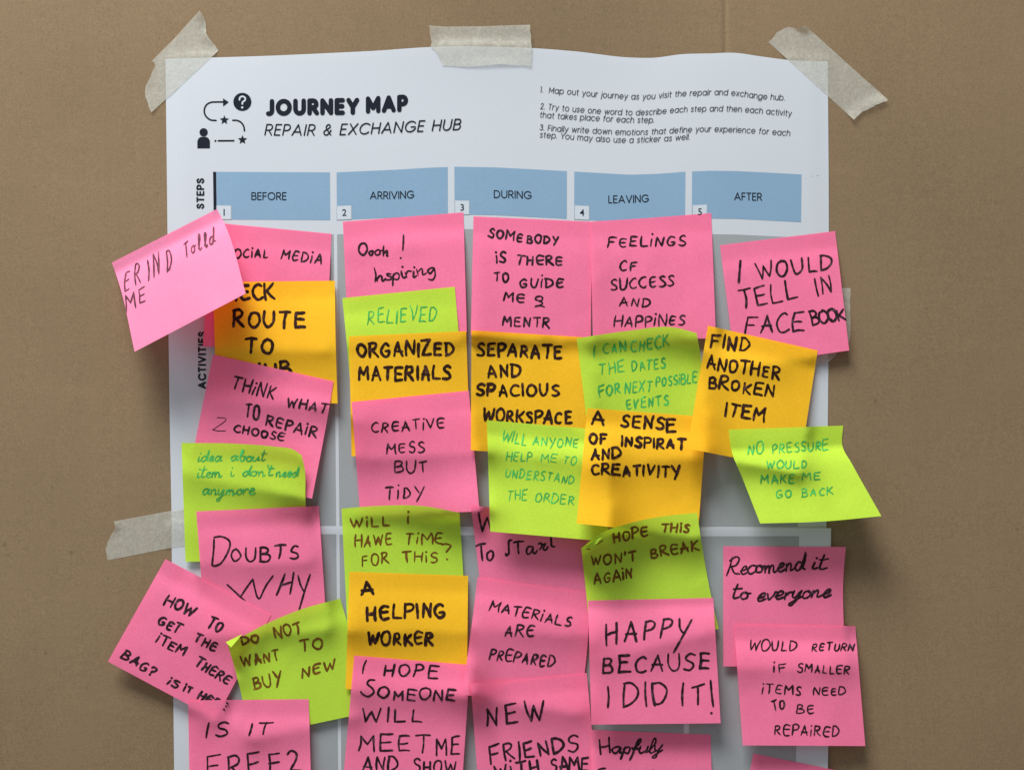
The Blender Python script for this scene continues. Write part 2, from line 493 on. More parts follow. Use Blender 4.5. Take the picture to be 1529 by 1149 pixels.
def patch(sheet, x0, y0, x1, y1, m, name, extra=0.00008, warp=None, parent=None, nx=None, ny=None, label=None):
    nx = nx or max(2, int((x1 - x0) / 9)); ny = ny or max(2, int((y1 - y0) / 9))
    px, py = np.meshgrid(np.linspace(x0, x1, nx), np.linspace(y0, y1, ny))
    if warp: px, py = warp(px, py)
    P = world(px, py, bil(sheet.own, px, py) + extra) - sheet.org
    F = [(j*nx+i, (j+1)*nx+i, (j+1)*nx+i+1, j*nx+i+1) for j in range(ny-1) for i in range(nx-1)]
    o = link(name, make_mesh(name, P.reshape(-1, 3), F, True), m, parent or sheet.o)
    if label: o['label'] = label
    return o


# ---------------------------------------------------------------- printed geometric sans (monoline), cap height 1
def _arc(cx, cy, rx, ry, a0, a1):
    n = max(5, int(abs(a1 - a0) / 18) + 1)
    return [(cx + rx * math.cos(R(a)), cy + ry * math.sin(R(a))) for a in np.linspace(a0, a1, n)]
def _pf():
    X = .76; q = X / 2
    o = _arc(q, q, q, q, 90, 450)
    arch = lambda x, r: _arc(x + r, X - r, r, r, 180, 0) + [(x + 2 * r, 0)]
    bowl = lambda y0, y1, w: [(0, y1)] + _arc(w - (y1 - y0) / 2, (y0 + y1) / 2, (y1 - y0) / 2, (y1 - y0) / 2, 90, -90) + [(0, y0)]
    G = {
     'a': (X, [o, [(X, X), (X, 0)]]), 'b': (X, [o, [(0, 1.04), (0, 0)]]), 'd': (X, [o, [(X, 1.04), (X, 0)]]),
     'c': (.68, [_arc(q, q, q, q, 42, 318)]), 'e': (X, [[(0, q), (X, q)], _arc(q, q, q, q, 0, 318)]),
     'f': (.36, [[(.15, 0), (.15, .82)] + _arc(.36, .84, .21, .2, 180, 90), [(0, X - .03), (.36, X - .03)]]),
     'g': (X, [o, [(X, X), (X, .05)] + _arc(q, .02, q, .32, 0, -150)]),
     'h': (.64, [[(0, 1.04), (0, 0)], arch(0, .32)]), 'n': (.64, [[(0, X), (0, 0)], arch(0, .32)]),
     'm': (1.08, [[(0, X), (0, 0)], arch(0, .27), arch(.54, .27)]),
     'i': (.02, [[(.01, X), (.01, 0)], [(.01, 1.0)]]), 'l': (.02, [[(.01, 1.04), (.01, 0)]]),
     'j': (.10, [[(.10, X), (.10, -.12)] + _arc(-.06, -.12, .16, .16, 0, -80), [(.10, 1.0)]]),
     'k': (.52, [[(0, 1.04), (0, 0)], [(.50, X), (.02, .32)], [(.16, .44), (.54, 0)]]),
     'o': (X, [o]), 'p': (X, [o, [(0, X), (0, -.30)]]),
     'r': (.34, [[(0, X), (0, 0)], _arc(.32, X - .32, .32, .32, 180, 84)]),
     's': (.50, [crv0([(.48, .62), (.34, .76), (.10, .70), (.06, .52), (.25, .40), (.46, .28), (.44, .08), (.22, 0), (.0, .12)])]),
     't': (.36, [[(.15, .98), (.15, .2)] + _arc(.34, .19, .19, .19, 180, 270), [(0, X - .03), (.36, X - .03)]]),
     'u': (.64, [[(0, X)] + _arc(.32, .32, .32, .32, 180, 360), [(.64, X), (.64, 0)]]),
     'v': (.62, [[(0, X), (.31, 0)], [(.31, 0), (.62, X)]]),
     'w': (.98, [[(0, X), (.24, 0)], [(.24, 0), (.49, X)], [(.49, X), (.74, 0)], [(.74, 0), (.98, X)]]),
     'x': (.56, [[(0, X), (.56, 0)], [(.56, X), (0, 0)]]), 'y': (.62, [[(0, X), (.32, .02)], [(.64, X), (.18, -.32)]]),
     'A': (.86, [[(0, 0), (.43, 1)], [(.43, 1), (.86, 0)], [(.14, .31), (.72, .31)]]),
     'B': (.60, [[(0, 0), (0, 1)], bowl(.53, 1, .56), bowl(0, .53, .62)]),
     'C': (.86, [_arc(.5, .5, .5, .5, 42, 318)]), 'D': (.76, [[(0, 0), (0, 1)], [(0, 1), (.28, 1)] + _arc(.28, .5, .48, .5, 80, -80) + [(.28, 0), (0, 0)]]),
     'E': (.50, [[(0, 0), (0, 1)], [(0, 1), (.50, 1)], [(0, .52), (.46, .52)], [(0, 0), (.50, 0)]]),
     'F': (.48, [[(0, 0), (0, 1)], [(0, 1), (.48, 1)], [(0, .50), (.44, .50)]]),
     'G': (.94, [_arc(.5, .5, .5, .5, 42, 335), [(.96, .28), (.96, .46), (.54, .46)]]),
     'H': (.70, [[(0, 0), (0, 1)], [(.70, 0), (.70, 1)], [(0, .52), (.70, .52)]]), 'I': (.02, [[(.01, 0), (.01, 1)]]),
     'J': (.46, [[(.46, 1), (.46, .25)] + _arc(.22, .25, .24, .25, 0, -110)]),
     'L': (.46, [[(0, 1), (0, 0)], [(0, 0), (.46, 0)]]),
     'M': (.90, [[(0, 0), (0, 1)], [(0, 1), (.45, .25)], [(.45, .25), (.90, 1)], [(.90, 1), (.90, 0)]]),
     'N': (.72, [[(0, 0), (0, 1)], [(0, 1), (.72, 0)], [(.72, 0), (.72, 1)]]), 'O': (1.0, [_arc(.5, .5, .5, .5, 90, 450)]),
     'P': (.58, [[(0, 0), (0, 1)], bowl(.44, 1, .58)]), 'R': (.60, [[(0, 0), (0, 1)], bowl(.46, 1, .57), [(.28, .46), (.62, 0)]]),
     'S': (.60, [crv0([(.56, .80), (.42, .98), (.16, .97), (.04, .78), (.16, .60), (.42, .47), (.58, .28), (.46, .05), (.18, .02), (.0, .22)])]),
     'T': (.62, [[(0, 1), (.62, 1)], [(.31, 1), (.31, 0)]]), 'U': (.70, [[(0, 1), (0, .35)] + _arc(.35, .35, .35, .35, 180, 360) + [(.70, 1)]]),
     'V': (.80, [[(0, 1), (.40, 0)], [(.40, 0), (.80, 1)]]), 'X': (.72, [[(0, 1), (.72, 0)], [(.72, 1), (0, 0)]]),
     'Y': (.72, [[(0, 1), (.36, .44)], [(.72, 1), (.36, .44)], [(.36, .44), (.36, 0)]]),
     '&': (.70, [crv0([(.72, 0), (.20, .60), (.16, .86), (.32, 1), (.50, .86), (.44, .66), (.10, .42), (.02, .20), (.22, .0), (.46, .08), (.66, .44)])]),
     '.': (.02, [[(.01, .03)]]), '1': (.24, [[(0, .98), (.22, 1), (.22, 0)]]),
     '2': (.52, [crv0([(0, .76), (.10, .96), (.34, 1), (.50, .78), (.38, .50), (.0, 0)]), [(0, 0), (.54, 0)]]),
     '3': (.54, [crv0([(.0, .82), (.16, .99), (.44, .93), (.46, .66), (.20, .54)]), crv0([(.20, .54), (.50, .46), (.52, .14), (.24, .0), (.0, .18)])]),
    }
    return G
def crv0(P):
    P = np.array(P, float); Q = np.vstack([2 * P[0] - P[1], P, 2 * P[-1] - P[-2]]); out = []
    for i in range(1, len(Q) - 2):
        p0, p1, p2, p3 = Q[i-1], Q[i], Q[i+1], Q[i+2]
        for t in np.linspace(0, 1, 4, endpoint=False):
            out.append(0.5 * (2*p1 + (p2-p0)*t + (2*p0-5*p1+4*p2-p3)*t*t + (3*p1-p0-3*p2+p3)*t**3))
    out.append(P[-1]); return [tuple(p) for p in out]
PF = _pf()
def gtext(sheet, text, base, h, wd, m, shear=0.0, name='lettering', parent=None, vertical=False, sp=.26, space=.34):
    k = Ink(); B = np.array(base, float)
    adv = [space if c == ' ' else PF[c][0] for c in text]
    tot = sum(adv) + sp * (len(text) - 1)
    if vertical: (bx, yb), (_, yt) = base; L_ = yb - yt
    else: L_ = B[-1, 0] - B[0, 0]; f = resample(B, 90)
    sx = L_ / tot; x = 0
    for c, a in zip(text, adv):
        if c != ' ':
            for st in PF[c][1]:
                P = np.array(st, float)
                lx = (P[:, 0] + x) * sx; ly = P[:, 1] * h
                if vertical: pts = np.stack([bx - ly, yb - lx], -1)
                else:
                    px = B[0, 0] + lx
                    mid = B[0, 0] + (x + a / 2) * sx
                    y_ = np.interp(mid, f[:, 0], f[:, 1]); y2 = np.interp(mid + 3, f[:, 0], f[:, 1]); y1 = np.interp(mid - 3, f[:, 0], f[:, 1])
                    pts = np.stack([px + shear * ly, y_ + (px - mid) * (y2 - y1) / 6 - ly], -1)
                if len(pts) == 1: k.dot(pts[0], wd * .62)
                else:
                    if len(pts) == 2: pts = resample(pts, 3, False)
                    k.ribbon(pts, wd, 0, 1)
        x += a + sp
    return k.build(name, sheet, m, .00012, parent=parent)

# ---------------------------------------------------------------- cardboard
def build_card():
    nx, ny = 170, 130
    xs = np.unique(np.r_[np.linspace(-240, 1780, nx), np.arange(1075, 1092, 2.0)]); nx = len(xs)
    px, py = np.meshgrid(xs, np.linspace(-200, 1400, ny))
    h = card_h(px, py)
    V = [tuple(p) for p in world(px, py, h).reshape(-1, 3)]
    F = [(j*nx+i, (j+1)*nx+i, (j+1)*nx+i+1, j*nx+i+1) for j in range(ny-1) for i in range(nx-1)]
    # rim going back 7 mm
    rim = [i for i in range(nx)] + [j*nx+nx-1 for j in range(1, ny)] + [(ny-1)*nx+i for i in range(nx-2, -1, -1)] + [j*nx for j in range(ny-2, 0, -1)]
    n0 = len(V)
    for r in rim: v = V[r]; V.append((v[0], 0.012, v[2]))
    k = len(rim)
    nf = len(F)
    for i in range(k):
        F.append((rim[i], rim[(i+1) % k], n0 + (i+1) % k, n0 + i))
    F.append(tuple(range(n0, n0 + k)))
    mi = [0] * nf + [1] * (len(F) - nf)
    me = make_mesh('cardboard_wall', V, F, True, mi)
    o = link('cardboard_wall', me, [M['card'], M['card_edge']])
    o['kind'] = 'structure'
    return o
build_card()

# ---------------------------------------------------------------- poster, two sheets
TOP = [(247,88),(320,86),(400,83.5),(500,79),(560,76),(640,70.5),(665,69.5),(735,69.8),(795,72),(860,77),(940,86),(975,86.5),(1020,81),(1060,80),(1095,79),(1140,85),(1180,90),(1236,92)]
dyx = [200,323,500,590,640,678,740,808,845,940,985,1023,1060,1100,1150,1197,1300]
dyy = [0,0,1,-3,-6,-7.5,-6.5,-3,-1,4.5,3,0,-1.5,-1,1.5,4,4]
def dy(x): return np.interp(x, dyx, dyy)
def warp(px, py):
    f = np.clip(1 - (py - 330) / 500, 0, 1)
    x = px + (765 - px) * 3e-5 * np.clip(py - 250, 0, 2000)
    return x, py + dy(px) * f
def poster_curl(u, v):
    x = 247 + u * 989; y = 88 + v * 702
    wv = np.interp(x, dyx, dyy)
    wv = np.convolve(np.pad(wv[0], 5, mode='edge'), np.ones(11) / 11, 'valid')[None, :] * np.ones_like(v)
    h = 0.0011 - 0.00016 * wv * np.exp(-v * 1.8)
    h = h + 0.0005 * np.sin(u * 9 + v * 3) * (1 - v) * 0.6
    h = h + 0.0016 * np.exp(-((1 - u) / 0.012) ** 2) * (v > .55) * (v - .55) * 2
    ed = np.minimum(np.minimum(u, 1 - u) * 40, 1)
    return np.clip(h * ed, 0.0001, 1)
G = coons(TOP, [(256.5,789),(700,790),(1234,790)], [(247,88),(249,250),(253,600),(256.5,789)], [(1236,92),(1237.5,300),(1236,640),(1234,790)], 150, 110)
up = lay_sheet('poster', G, poster_curl, M['poster'], label='white journey map poster sheet with title, icons and five blue step boxes, taped to cardboard', cat='poster', group='poster sheets')
# lower sheet comes after the tape on the left edge; it overlaps the upper one slightly
G = coons([(256,783.5),(700,786),(1241,788)], [(262,1330),(1231,1335)], [(256,783.5),(260,1149),(262,1330)], [(1241,788),(1236,1149),(1231,1335)], 130, 70)
lo = lay_sheet('poster', G, lambda u, v: 0.0004 + 0.0010 * np.exp(-((1-u)/.02)**2) + 0.0006*np.exp(-(v/.02)**2)*(u>.7), M['poster'],
               label='plain lower poster sheet with grey cells, overlapping the bottom of the titled sheet', cat='poster', group='poster sheets')

cols = [(323,497.5),(502.5,673.5),(678.5,852),(857.5,1027.5),(1033.5,1198)]
boxr = [492.5, 668.5, 846.5, 1023.5, 1197]
names = ['BEFORE', 'ARRIVING', 'DURING', 'LEAVING', 'AFTER']
tb = [[(376,298),(427,298)], [(553,297),(585,296.6),(617.5,295.4)], [(738,295),(765,295.5),(793,296.6)], [(909,302.8),(938,302.4),(968,301.2)], [(1097,298.3),(1137,299)]]
for i, (xa, xb) in enumerate(cols):
    b = patch(up, xa, 256.5, boxr[i], 327.7, M['blue'], 'step_box', warp=warp, label='blue step box reading ' + names[i])
    gtext(up, names[i], tb[i], 10.4, 1.5, M['print'], name='step_name', parent=b)
    tx, ty = xa + 1.0, 307.0
    wv = lambda x, y: (x, y + dy(x))
    # number tag: pale square with a thin outline and its number, one mesh
    px, py = np.array([tx-1, tx+21.8, tx+21.8, tx-1]), np.array([ty-.6, ty-.6, ty+21, ty+21])
    allV, allF, mi = [], [], []
    for (x_, y_, ex, mm) in ((px, py, .00016, 1), (np.array([tx, tx+20.8, tx+20.8, tx]), np.array([ty, ty, ty+20.2, ty+20.2]), .00024, 0)):
        y2 = y_ + dy(x_); P = world(x_, y2, bil(up.own, x_, y2) + ex) - up.org
        n = len(allV); allV += list(P); allF.append((n+3, n+2, n+1, n)[::-1]); mi.append(mm)
    V, F = font_mesh(str(i + 1), 0.012)
    V[:, 0] -= (V[:, 0].min() + V[:, 0].max()) / 2
    vx = tx + 10.6 + V[:, 0] / CAPH * 9.6; vy = ty + 14.8 - V[:, 1] / CAPH * 9.6; vy = vy + dy(vx)
    P = world(vx, vy, bil(up.own, vx, vy) + .00032) - up.org
    n = len(allV); allV += list(P); allF += [tuple(a + n for a in f) for f in F]; mi += [2] * len(F)
    link('number_tag', make_mesh('number_tag', allV, allF, False, mi), [M['tag'], M['tagline'], M['print']], b)
    patch(up, xa + (0 if i else -6), 349 if i != 4 else 351, xb, 785.5, M['grey'], 'activity_cell', warp=warp)
    patch(lo, xa + (0 if i else -6), 797 + i * .8, xb, 1330, M['grey'], 'activity_cell', warp=lambda x, y: (x + (765 - x) * 3e-5 * (y - 250) + (2 if x.mean() > 1100 else 0), y))
patch(up, 318, 256.5, 322.6, 327.7, M['print'], 'divider_bar', warp=warp, extra=.00014, nx=2)
gtext(up, 'STEPS', [(303.8,310.5),(304.6,267)], 9.4, 2.4, M['print'], vertical=True, name='row_name', sp=.42)
gtext(up, 'ACTIVITIES', [(306.4,579),(306,496)], 9.6, 2.7, M['print'], vertical=True, name='row_name', sp=.42)
# title
gtext(up, 'JOURNEY', [(398,170),(533,168)], 18.6, 6.9, M['print'], name='title_word', sp=.50)
gtext(up, 'MAP', [(549.5,166.5),(606,163.6)], 19.2, 6.7, M['print'], name='title_word', sp=.50)
gtext(up, 'REPAIR & EXCHANGE HUB', [(395.5,201.5),(475,201.8),(530,200.4),(610,196.8),(686,193.4)], 15.6, 1.95, M['print'], shear=.2, name='subtitle', sp=.30, space=.30)
for t, b in (('1.  Map out your journey as you visit the repair and exchange hub.', [(806,137.5),(830,139.6),(858,141.6),(883,144),(920,146.8),(948,148.2),(970,147.8),(995,145.6),(1017,143.8),(1045,142.4),(1080,141.8),(1105,143.6),(1135,147.6),(1171,149.8)]),
             ('2. Try to use one word to describe each step and then each activity', [(807,162.5),(825,164),(870,168),(915,171),(950,172),(980,170.6),(1010,168),(1050,166.3),(1090,166.3),(1130,168.8),(1181,173.5)]),
             ('that takes place for each step.', [(806,175.3),(835,177.4),(875,179.5),(905,181.2),(940,182.8),(976,183)]),
             ('3. Finally write down emotions that define your experience for each', [(806,194),(835,196.3),(867,198),(900,199.8),(945,201.5),(988,199.8),(1020,197.8),(1055,196.5),(1100,197.8),(1143,200.2),(1179,202.8)]),
             ('step. You may also use a sticker as well.', [(806,205),(848,207.8),(875,209.9),(902,211.6),(942,213),(967,212),(995,210.7),(1029,208)])):
    gtext(up, t, b, 8.1, 0.95, M['print2'], shear=.16, name='instruction_line', sp=.27, space=.30)
# icons
def poly(sheet, pts, m, name, extra=.00016):
    P = np.array(pts, float); V = world(P[:, 0], P[:, 1], bil(sheet.own, P[:, 0], P[:, 1]) + extra) - sheet.org
    return link(name, make_mesh(name, V, [tuple(range(len(P)))[::-1]]), m, sheet.o)
def circ(cx, cy, r, n=28): return [(cx + r * math.cos(a * 2 * math.pi / n), cy + r * math.sin(a * 2 * math.pi / n)) for a in range(n)]
disc = poly(up, circ(361.8, 152.2, 13.5), M['print'], 'question_disc')
k = Ink(); k.ribbon(crv(np.array([(357.6,149.2),(358.3,145.8),(362,144),(366,146.2),(365.6,150),(362.2,152.6),(361.8,155.4)]), 1), 2.4, 0, 1); k.dot((361.7,160.6), 1.8)
qm = k.build('question_mark', up, M['tag'], .0002, parent=disc)
def star(cx, cy, r):
    P = []
    for q in range(10):
        a = -math.pi / 2 + q * math.pi / 5; rr = r if q % 2 == 0 else r * .45
        P.append((cx + rr * math.cos(a), cy + rr * math.sin(a)))
    P = np.array([(cx, cy)] + P); V = world(P[:, 0], P[:, 1], bil(up.own, P[:, 0], P[:, 1]) + .00016) - up.org
    link('star', make_mesh('star', V, [(0, 1 + (q + 1) % 10, 1 + q) for q in range(10)]), M['print'], up.o)
star(335, 179.3, 7.2); star(362, 208.8, 7.2)
k = Ink(); k.ribbon(crv(np.array([(322.5,180),(314,179),(307,173),(305,165),(308,157),(315,153),(324,152.4),(334,152.4)]), 1.5), 2.5, 0, 1)
k.ribbon(crv(np.array([(347.6,179.8),(354,180),(360,183),(364,189),(365,195.5)]), 1.5), 2.5, 0, 1)
k.ribbon(resample([(326,210.3),(349,210.2)], 6, False), 2.6, 0, 1); k.dot((321.6,210.5), 1.7)
b = len(k.P); k.P += [np.array(p) for p in ((333,147),(341.5,152.6),(333,158.8))]; k.off += [.0002] * 3; k.F.append((b, b+1, b+2))
k.build('route_arrow', up, M['print'])
poly(up, circ(304, 197.6, 6.2), M['print'], 'person_icon')
poly(up, [(294.6,221.4),(294.6,210.5),(296.5,206.6),(300,204.4),(308,204.4),(311.5,206.6),(313.4,210.5),(313.4,221.4)], M['print'], 'person_icon', .00018)
strokes(up, [[(1202,266.6),(1204,265.8)], [(1211,263.2),(1213.5,262.8)], [(1219,262.2),(1222.5,261.4)]], .45, M['tagline'], 'pen_mark')

# ---------------------------------------------------------------- masking tape
def jag(pts, amp=1.1, n=16):
    P = resample(pts, n, False); P[1:-1] += rng.normal(0, amp * .6, (n - 2, 2)); return [tuple(p) for p in P]
def tape(endA, endB, sideT, sideB, label, lift=0.0, bumps=()):
    # T: from A0 to B0, L = endA, R = endB
    G = coons(sideT, sideB, jag(endA), jag(endB), 40, 18, False)
    def cf(u, v):
        h = 0.00005 + 0 * u
        for (bu, bv, ru, rv, a) in bumps: h = h + a * np.exp(-((u-bu)/ru)**2 - ((v-bv)/rv)**2)
        return h
    s = lay_sheet('masking_tape', G, cf, M['tape'], clear=.00012, blurn=9, label=label, cat='tape', group='masking tape strips holding the poster')
    return s
tape([(298,16),(307,32),(309,52),(318,64),(326,76)], [(227,91),(233,97),(228,106),(217,131),(216,142),(226,168)], [(298,16),(262,56),(227,91)], [(326,76),(278,121),(226,168)],
     'beige masking tape strip across the top left corner of the poster', bumps=((0,0,.1,.2,.0022),(1,1,.1,.3,.0012),(0,.6,.05,.2,.0012)))
tape([(641,38),(642,50),(645,70),(653,82),(661,98)], [(791,37),(793,56),(794,80),(793,99)], [(641,38),(662,40),(720,39.5),(791,37)], [(661,98),(700,100),(745,96),(793,99)],
     'beige masking tape strip over the middle of the top edge of the poster', bumps=((0,0,.06,.4,.002),(1,0,.05,.9,.0016),(.6,1,.3,.15,.0008)))
tape([(1202,38),(1196,43),(1178,41),(1160,49),(1147,63)], [(1326,149),(1300,161),(1286,168),(1275,179)], [(1202,38),(1264,94),(1326,149)], [(1147,63),(1211,121),(1275,179)],
     'beige masking tape strip across the top right corner of the poster', bumps=((0,0.05,.05,.15,.0028),(1,0.2,.07,.8,.0022),(1,1,.05,.2,.0015)))
tape([(170,778),(172,788),(163,803),(158,820),(161,836)], [(300,754),(303,809)], [(170,778),(256,762),(300,754)], [(161,836),(256,818),(303,810)],
     'beige masking tape strip halfway down the left edge of the poster', bumps=((0,0,.05,.3,.0014),))
tape([(1185,430),(1185,506)], [(1270,430),(1269,450),(1270,490),(1268,510)], [(1185,431),(1270,430)], [(1185,508),(1268,509)],
     'end of a masking tape strip sticking out behind the right side of the facebook note')
tape([(1160,500),(1165,565)], [(1258,490),(1250,529),(1240,538),(1228,543)], [(1160,500),(1258,490)], [(1165,568),(1200,556),(1228,543)],
     'masking tape end peeking out below the facebook note on the right poster edge', bumps=((1,1,.2,.3,.0012),))

# ---------------------------------------------------------------- sticky notes
def folded_corner(s, A, B, Cc, lift, m):
    """little flap of the note's corner turned forward: A tip, B along the top edge, Cc along the side"""
    A, B, Cc = (np.array(p, float) for p in (A, B, Cc))
    P, H, F = [], [], []
    n = 5
    idx = {}
    for i in range(n + 1):
        for j in range(n + 1 - i):
            a, b = i / n, j / n; c = 1 - a - b
            p = A * c + B * a + Cc * b
            idx[i, j] = len(P); P.append(p); H.append(lift * 1e-3 * (b ** 1.3) + lift * .35e-3 * a * (1 - a) + 4e-4)
    for i in range(n):
        for j in range(n - i):
            F.append((idx[i, j], idx[i+1, j], idx[i, j+1]))
            if j < n - i - 1: F.append((idx[i+1, j], idx[i+1, j+1], idx[i, j+1]))
    P = np.array(P); h = bil(s.own, P[:, 0], P[:, 1]) + np.array(H)
    return link('folded_corner', make_mesh('folded_corner', world(P[:, 0], P[:, 1], h) - s.org, F, True), m, s.o)
GRP = {'pale': 'pink sticky notes on the journey map', 'pink': 'pink sticky notes on the journey map', 'yellow': 'orange yellow sticky notes on the journey map', 'green': 'lime green sticky notes on the journey map'}
def note(col, TL, TR, BR, BL, label, bl=4, br=4, Tm=(), Bm=(), Lm=(), Rm=(), bumps=(), p=1.25, v0=.14, twist=0):
    G = coons([TL, *Tm, TR], [BL, *Bm, BR], [TL, *Lm, BL], [TR, *Rm, BR], 34, 34)
    ph = random.random() * 6
    dents = [(rng.rand(), rng.uniform(.2, 1), rng.uniform(-.00022, .00022), rng.rand() * 3) for _ in range(4)]
    def cf(u, v):
        t = np.clip((v - v0) / (1 - v0), 0, 1)
        # paper lets go of the wall just below its adhesive strip
        prof = (t ** p) * 0.66 + 0.34 * (1 - np.exp(-t * 8))
        h = (bl * (1 - u) + br * u) * 1e-3 * prof * 1.15
        h = h + 0.00018 * np.sin(u * 3.3 + ph) * np.sin(v * 4 + ph)
        for (qx, qy, qa, qs) in dents: h = h + qa * np.exp(-(((u-qx)*math.cos(qs)+(v-qy)*math.sin(qs))/.05)**2 - ((-(u-qx)*math.sin(qs)+(v-qy)*math.cos(qs))/.28)**2)
        for (bu, bv, ru, rv, a) in bumps: h = h + a * 1.0e-3 * np.exp(-((u-bu)/ru)**2 - ((v-bv)/rv)**2)
        return np.maximum(h, 0)
    return lay_sheet('sticky_note', G, cf, M[col], label=label, cat='sticky note', group=GRP[col])

KR, KY, KT, GI, BI = M['k_red'], M['k_yel'], M['k_thin'], M['g_ink'], M['b_ink']
def W(s, items, w, m, **kw):
    for it in items:
        t, x0, y0, x1, y1, h = it[:6]
        k2 = dict(kw)
        if len(it) > 6: k2.update(it[6])
        ww = k2.pop('w', w)
        word(s, t, x0, y0, x1, y1, h, ww, m, **k2)

# column one
n = note('pink', (316,332), (495,349), (487,522), (303,517), 'pink note reading social media, half hidden behind the tilted told me note', 3, 4, bumps=((0,1,.3,.4,1),))
W(n, [('SOCiAL', 338,384,400,384,12), ('MeDiA', 419,386,479,394,15)], 2.9, KR, slant=.1)
n = note('yellow', (318,421), (500,419), (504,602), (323,598), 'orange yellow note reading check route to hub in thick black marker', 2, 5, Rm=((501,500),), bumps=((1,.6,.3,.4,2),))
W(n, [('CHeCK', 322,450,409,446,20), ('ROUTE', 349,488,455,488,24), ('TO', 367,526,407,526,21), ('HUB', 375,565,434,561,21)], 4.5, KY)
n = note('pink', (318,529), (498,569), (466,744), (282,706), 'pink note reading think what to repair and choose, above the lime idea note', 3, 5, Rm=((493,600),), bumps=((1,1,.35,.4,5),))
W(n, [('THiNK', 345,581,408,596,19,dict(slant=.08)), ('WHAT', 427,606,487,616,14,dict(slant=.12)), ('TO', 365,624,385,627,20), ('RePAiR', 396,633,471,653,14.5), ('<', 319,642,337,644,19,dict(w=1.5)), ('CHOOSe', 349,644,423,658,11)], 3.1, KR)
n = note('green', (271,661), (450,679), (460,838), (277,838), 'lime green cursive note about an item not needed, with curling right corner', 2.5, 3,
         Tm=((350,662),(410,666.5),(438,671)), Rm=((454,694),(456,745)), bumps=((1,0,.28,.22,8),(.62,-.02,.35,.14,3.2)))
W(n, [('idea', 295,688,331,688,17), ('about', 344,688,397,687,16), ('item', 294,713,331,712,17), ('i', 345,712,350,711,16), ("don't", 362,711,407,710,16), ('need', 412,712,445,711,15), ('anymore', 301,738,380,738,19)], 2.2, GI, low=True, slant=.22, jit=.6)
n = note('pink', (293,763), (476,755), (488,938), (307,948), 'pink note reading doubts why in thin black marker', 3, 5, bumps=((.5,.0,.5,.1,1.0),))
W(n, [('OUBTS', 345,838,445,834,20)], 3.0, KR)
strokes(n, [[(319.5,803.5),(319,820),(316.5,843.5)], [(320,801.5),(330,800.5),(340,804.5),(343.5,811.5),(340,824),(331,839),(322,844),(317,843.5)]], 3.0, KR)
strokes(n, [[(339,872),(350,882),(359,890.6),(366,896.5)], [(359,890.6),(368,877),(377.3,863.8)], [(377.3,863.8),(381,880),(383.5,889),(386.5,893),(390,890)], [(389,891),(397,874),(407.5,859)]], 2.8, KR)
strokes(n, [[(425.4,856),(419,872),(412.8,888)], [(424,862),(414,886)], [(438.5,854),(436,870),(433,886)], [(418,873.5),(427,871),(435.5,868)], [(445,858.5),(448.5,872),(453.7,882.8)], [(463,857),(456,878),(446.7,909.5)]], 3.0, KR)
n = note('pink', (247,834), (405,917), (322,1073), (161,987), 'tilted pink note asking how to get the item there, over the left poster edge', 7, 4, bumps=((0,.9,.4,.4,2),))
W(n, [('HOW', 245,901,285,920,15), ('TO', 308,935,327,944,16), ('GeT', 235,930,266,945,13), ('THe', 288,956,320,971,14), ('iTEM', 232,959,273,978,12.5), ('THeRe', 290,992,338,1021,14), ('BAG?', 181,981,227,1009,13.5), ('iS', 250,1020,263,1026,10), ('iT', 274,1031,284,1034,9), ('HeRe', 295,1041,335,1060,12)], 3.5, KR, slant=.12)
n = note('green', (340,962), (508,893), (530,1067), (374,1100), 'lime green note reading do not want to buy new, left top corner folded forward', 4, 3,
         Tm=((395,932),(450,909)), Lm=((345,978),(362,1043)), Rm=((520,935),), bumps=((0,0,.13,.13,8),(.35,-.02,.5,.15,3),(0,.3,.2,.1,-1.2)))
folded_corner(n, (337,958), (362,946), (345,966), 4, M['green'])
W(n, [('DO', 362,962,387,957,11.5), ('NOT', 412,953,450,944,15), ('WANT', 363,995,418,983,15), ('TO', 449,971,482,967,15), ('BUY', 380,1028,421,1019,17), ('NeW', 452,1012,500,997,14,dict(slant=.25))], 3.1, BI)
n = note('pink', (281,1045), (461,1043), (466,1222), (284,1226), 'pink note asking is it free, at the bottom left of the poster', 3, 6, bumps=((1,.9,.3,.4,3),))
W(n, [('IS', 308,1099,338,1098,22,dict(slant=.2)), ('IT', 372,1096,403,1095,17,dict(slant=.2)), ('FREE2', 312,1160,448,1150,33)], 3.1, KR)

# column two
n = note('pink', (512,331), (692,317), (697,496), (520,512), 'pink note reading oooh inspiring, under the arriving box', 3, 5, bumps=((.5,.22,.6,.1,.8),))
W(n, [('Oooh', 535,380,580,381,17,dict(gap=.14)), ('Inspiring', 560,421,652,408,20)], 2.9, KR, low=True, slant=.05)
strokes(n, [[(602.6,350.5),(602.2,362),(601.3,374)], [(598.3,385.2)]], 2.8, KR)
n = note('green', (511,445), (679,428), (694,604), (527,620), 'lime green note reading relieved in green ink', 5, 2, Lm=((517,505),), bumps=((0,.6,.2,.6,2),))
W(n, [('RELIEVED', 549,484,651,478,21)], 2.2, GI, slant=.12)
n = note('yellow', (521,502), (696,494), (702,672), (525,681), 'orange yellow note reading organized materials in thick black marker', 4, 3)
W(n, [('ORGANIZED', 533,532,678,530,20), ('MATERIALS', 536,567,672,566,20)], 4.3, KY)
n = note('pink', (525,600), (700,583), (716,763), (538,770), 'pink note reading creative mess but tidy', 3, 6, bumps=((1,1,.3,.3,5),(.0,.5,.2,.4,1)))
W(n, [('CReATiVe', 555,646,663,638,14), ('MeSS', 578,678,633,674,15), ('BUT', 590,706,638,704,17), ('TiDY', 574,745,632,744,18)], 2.8, KR, slant=.05)
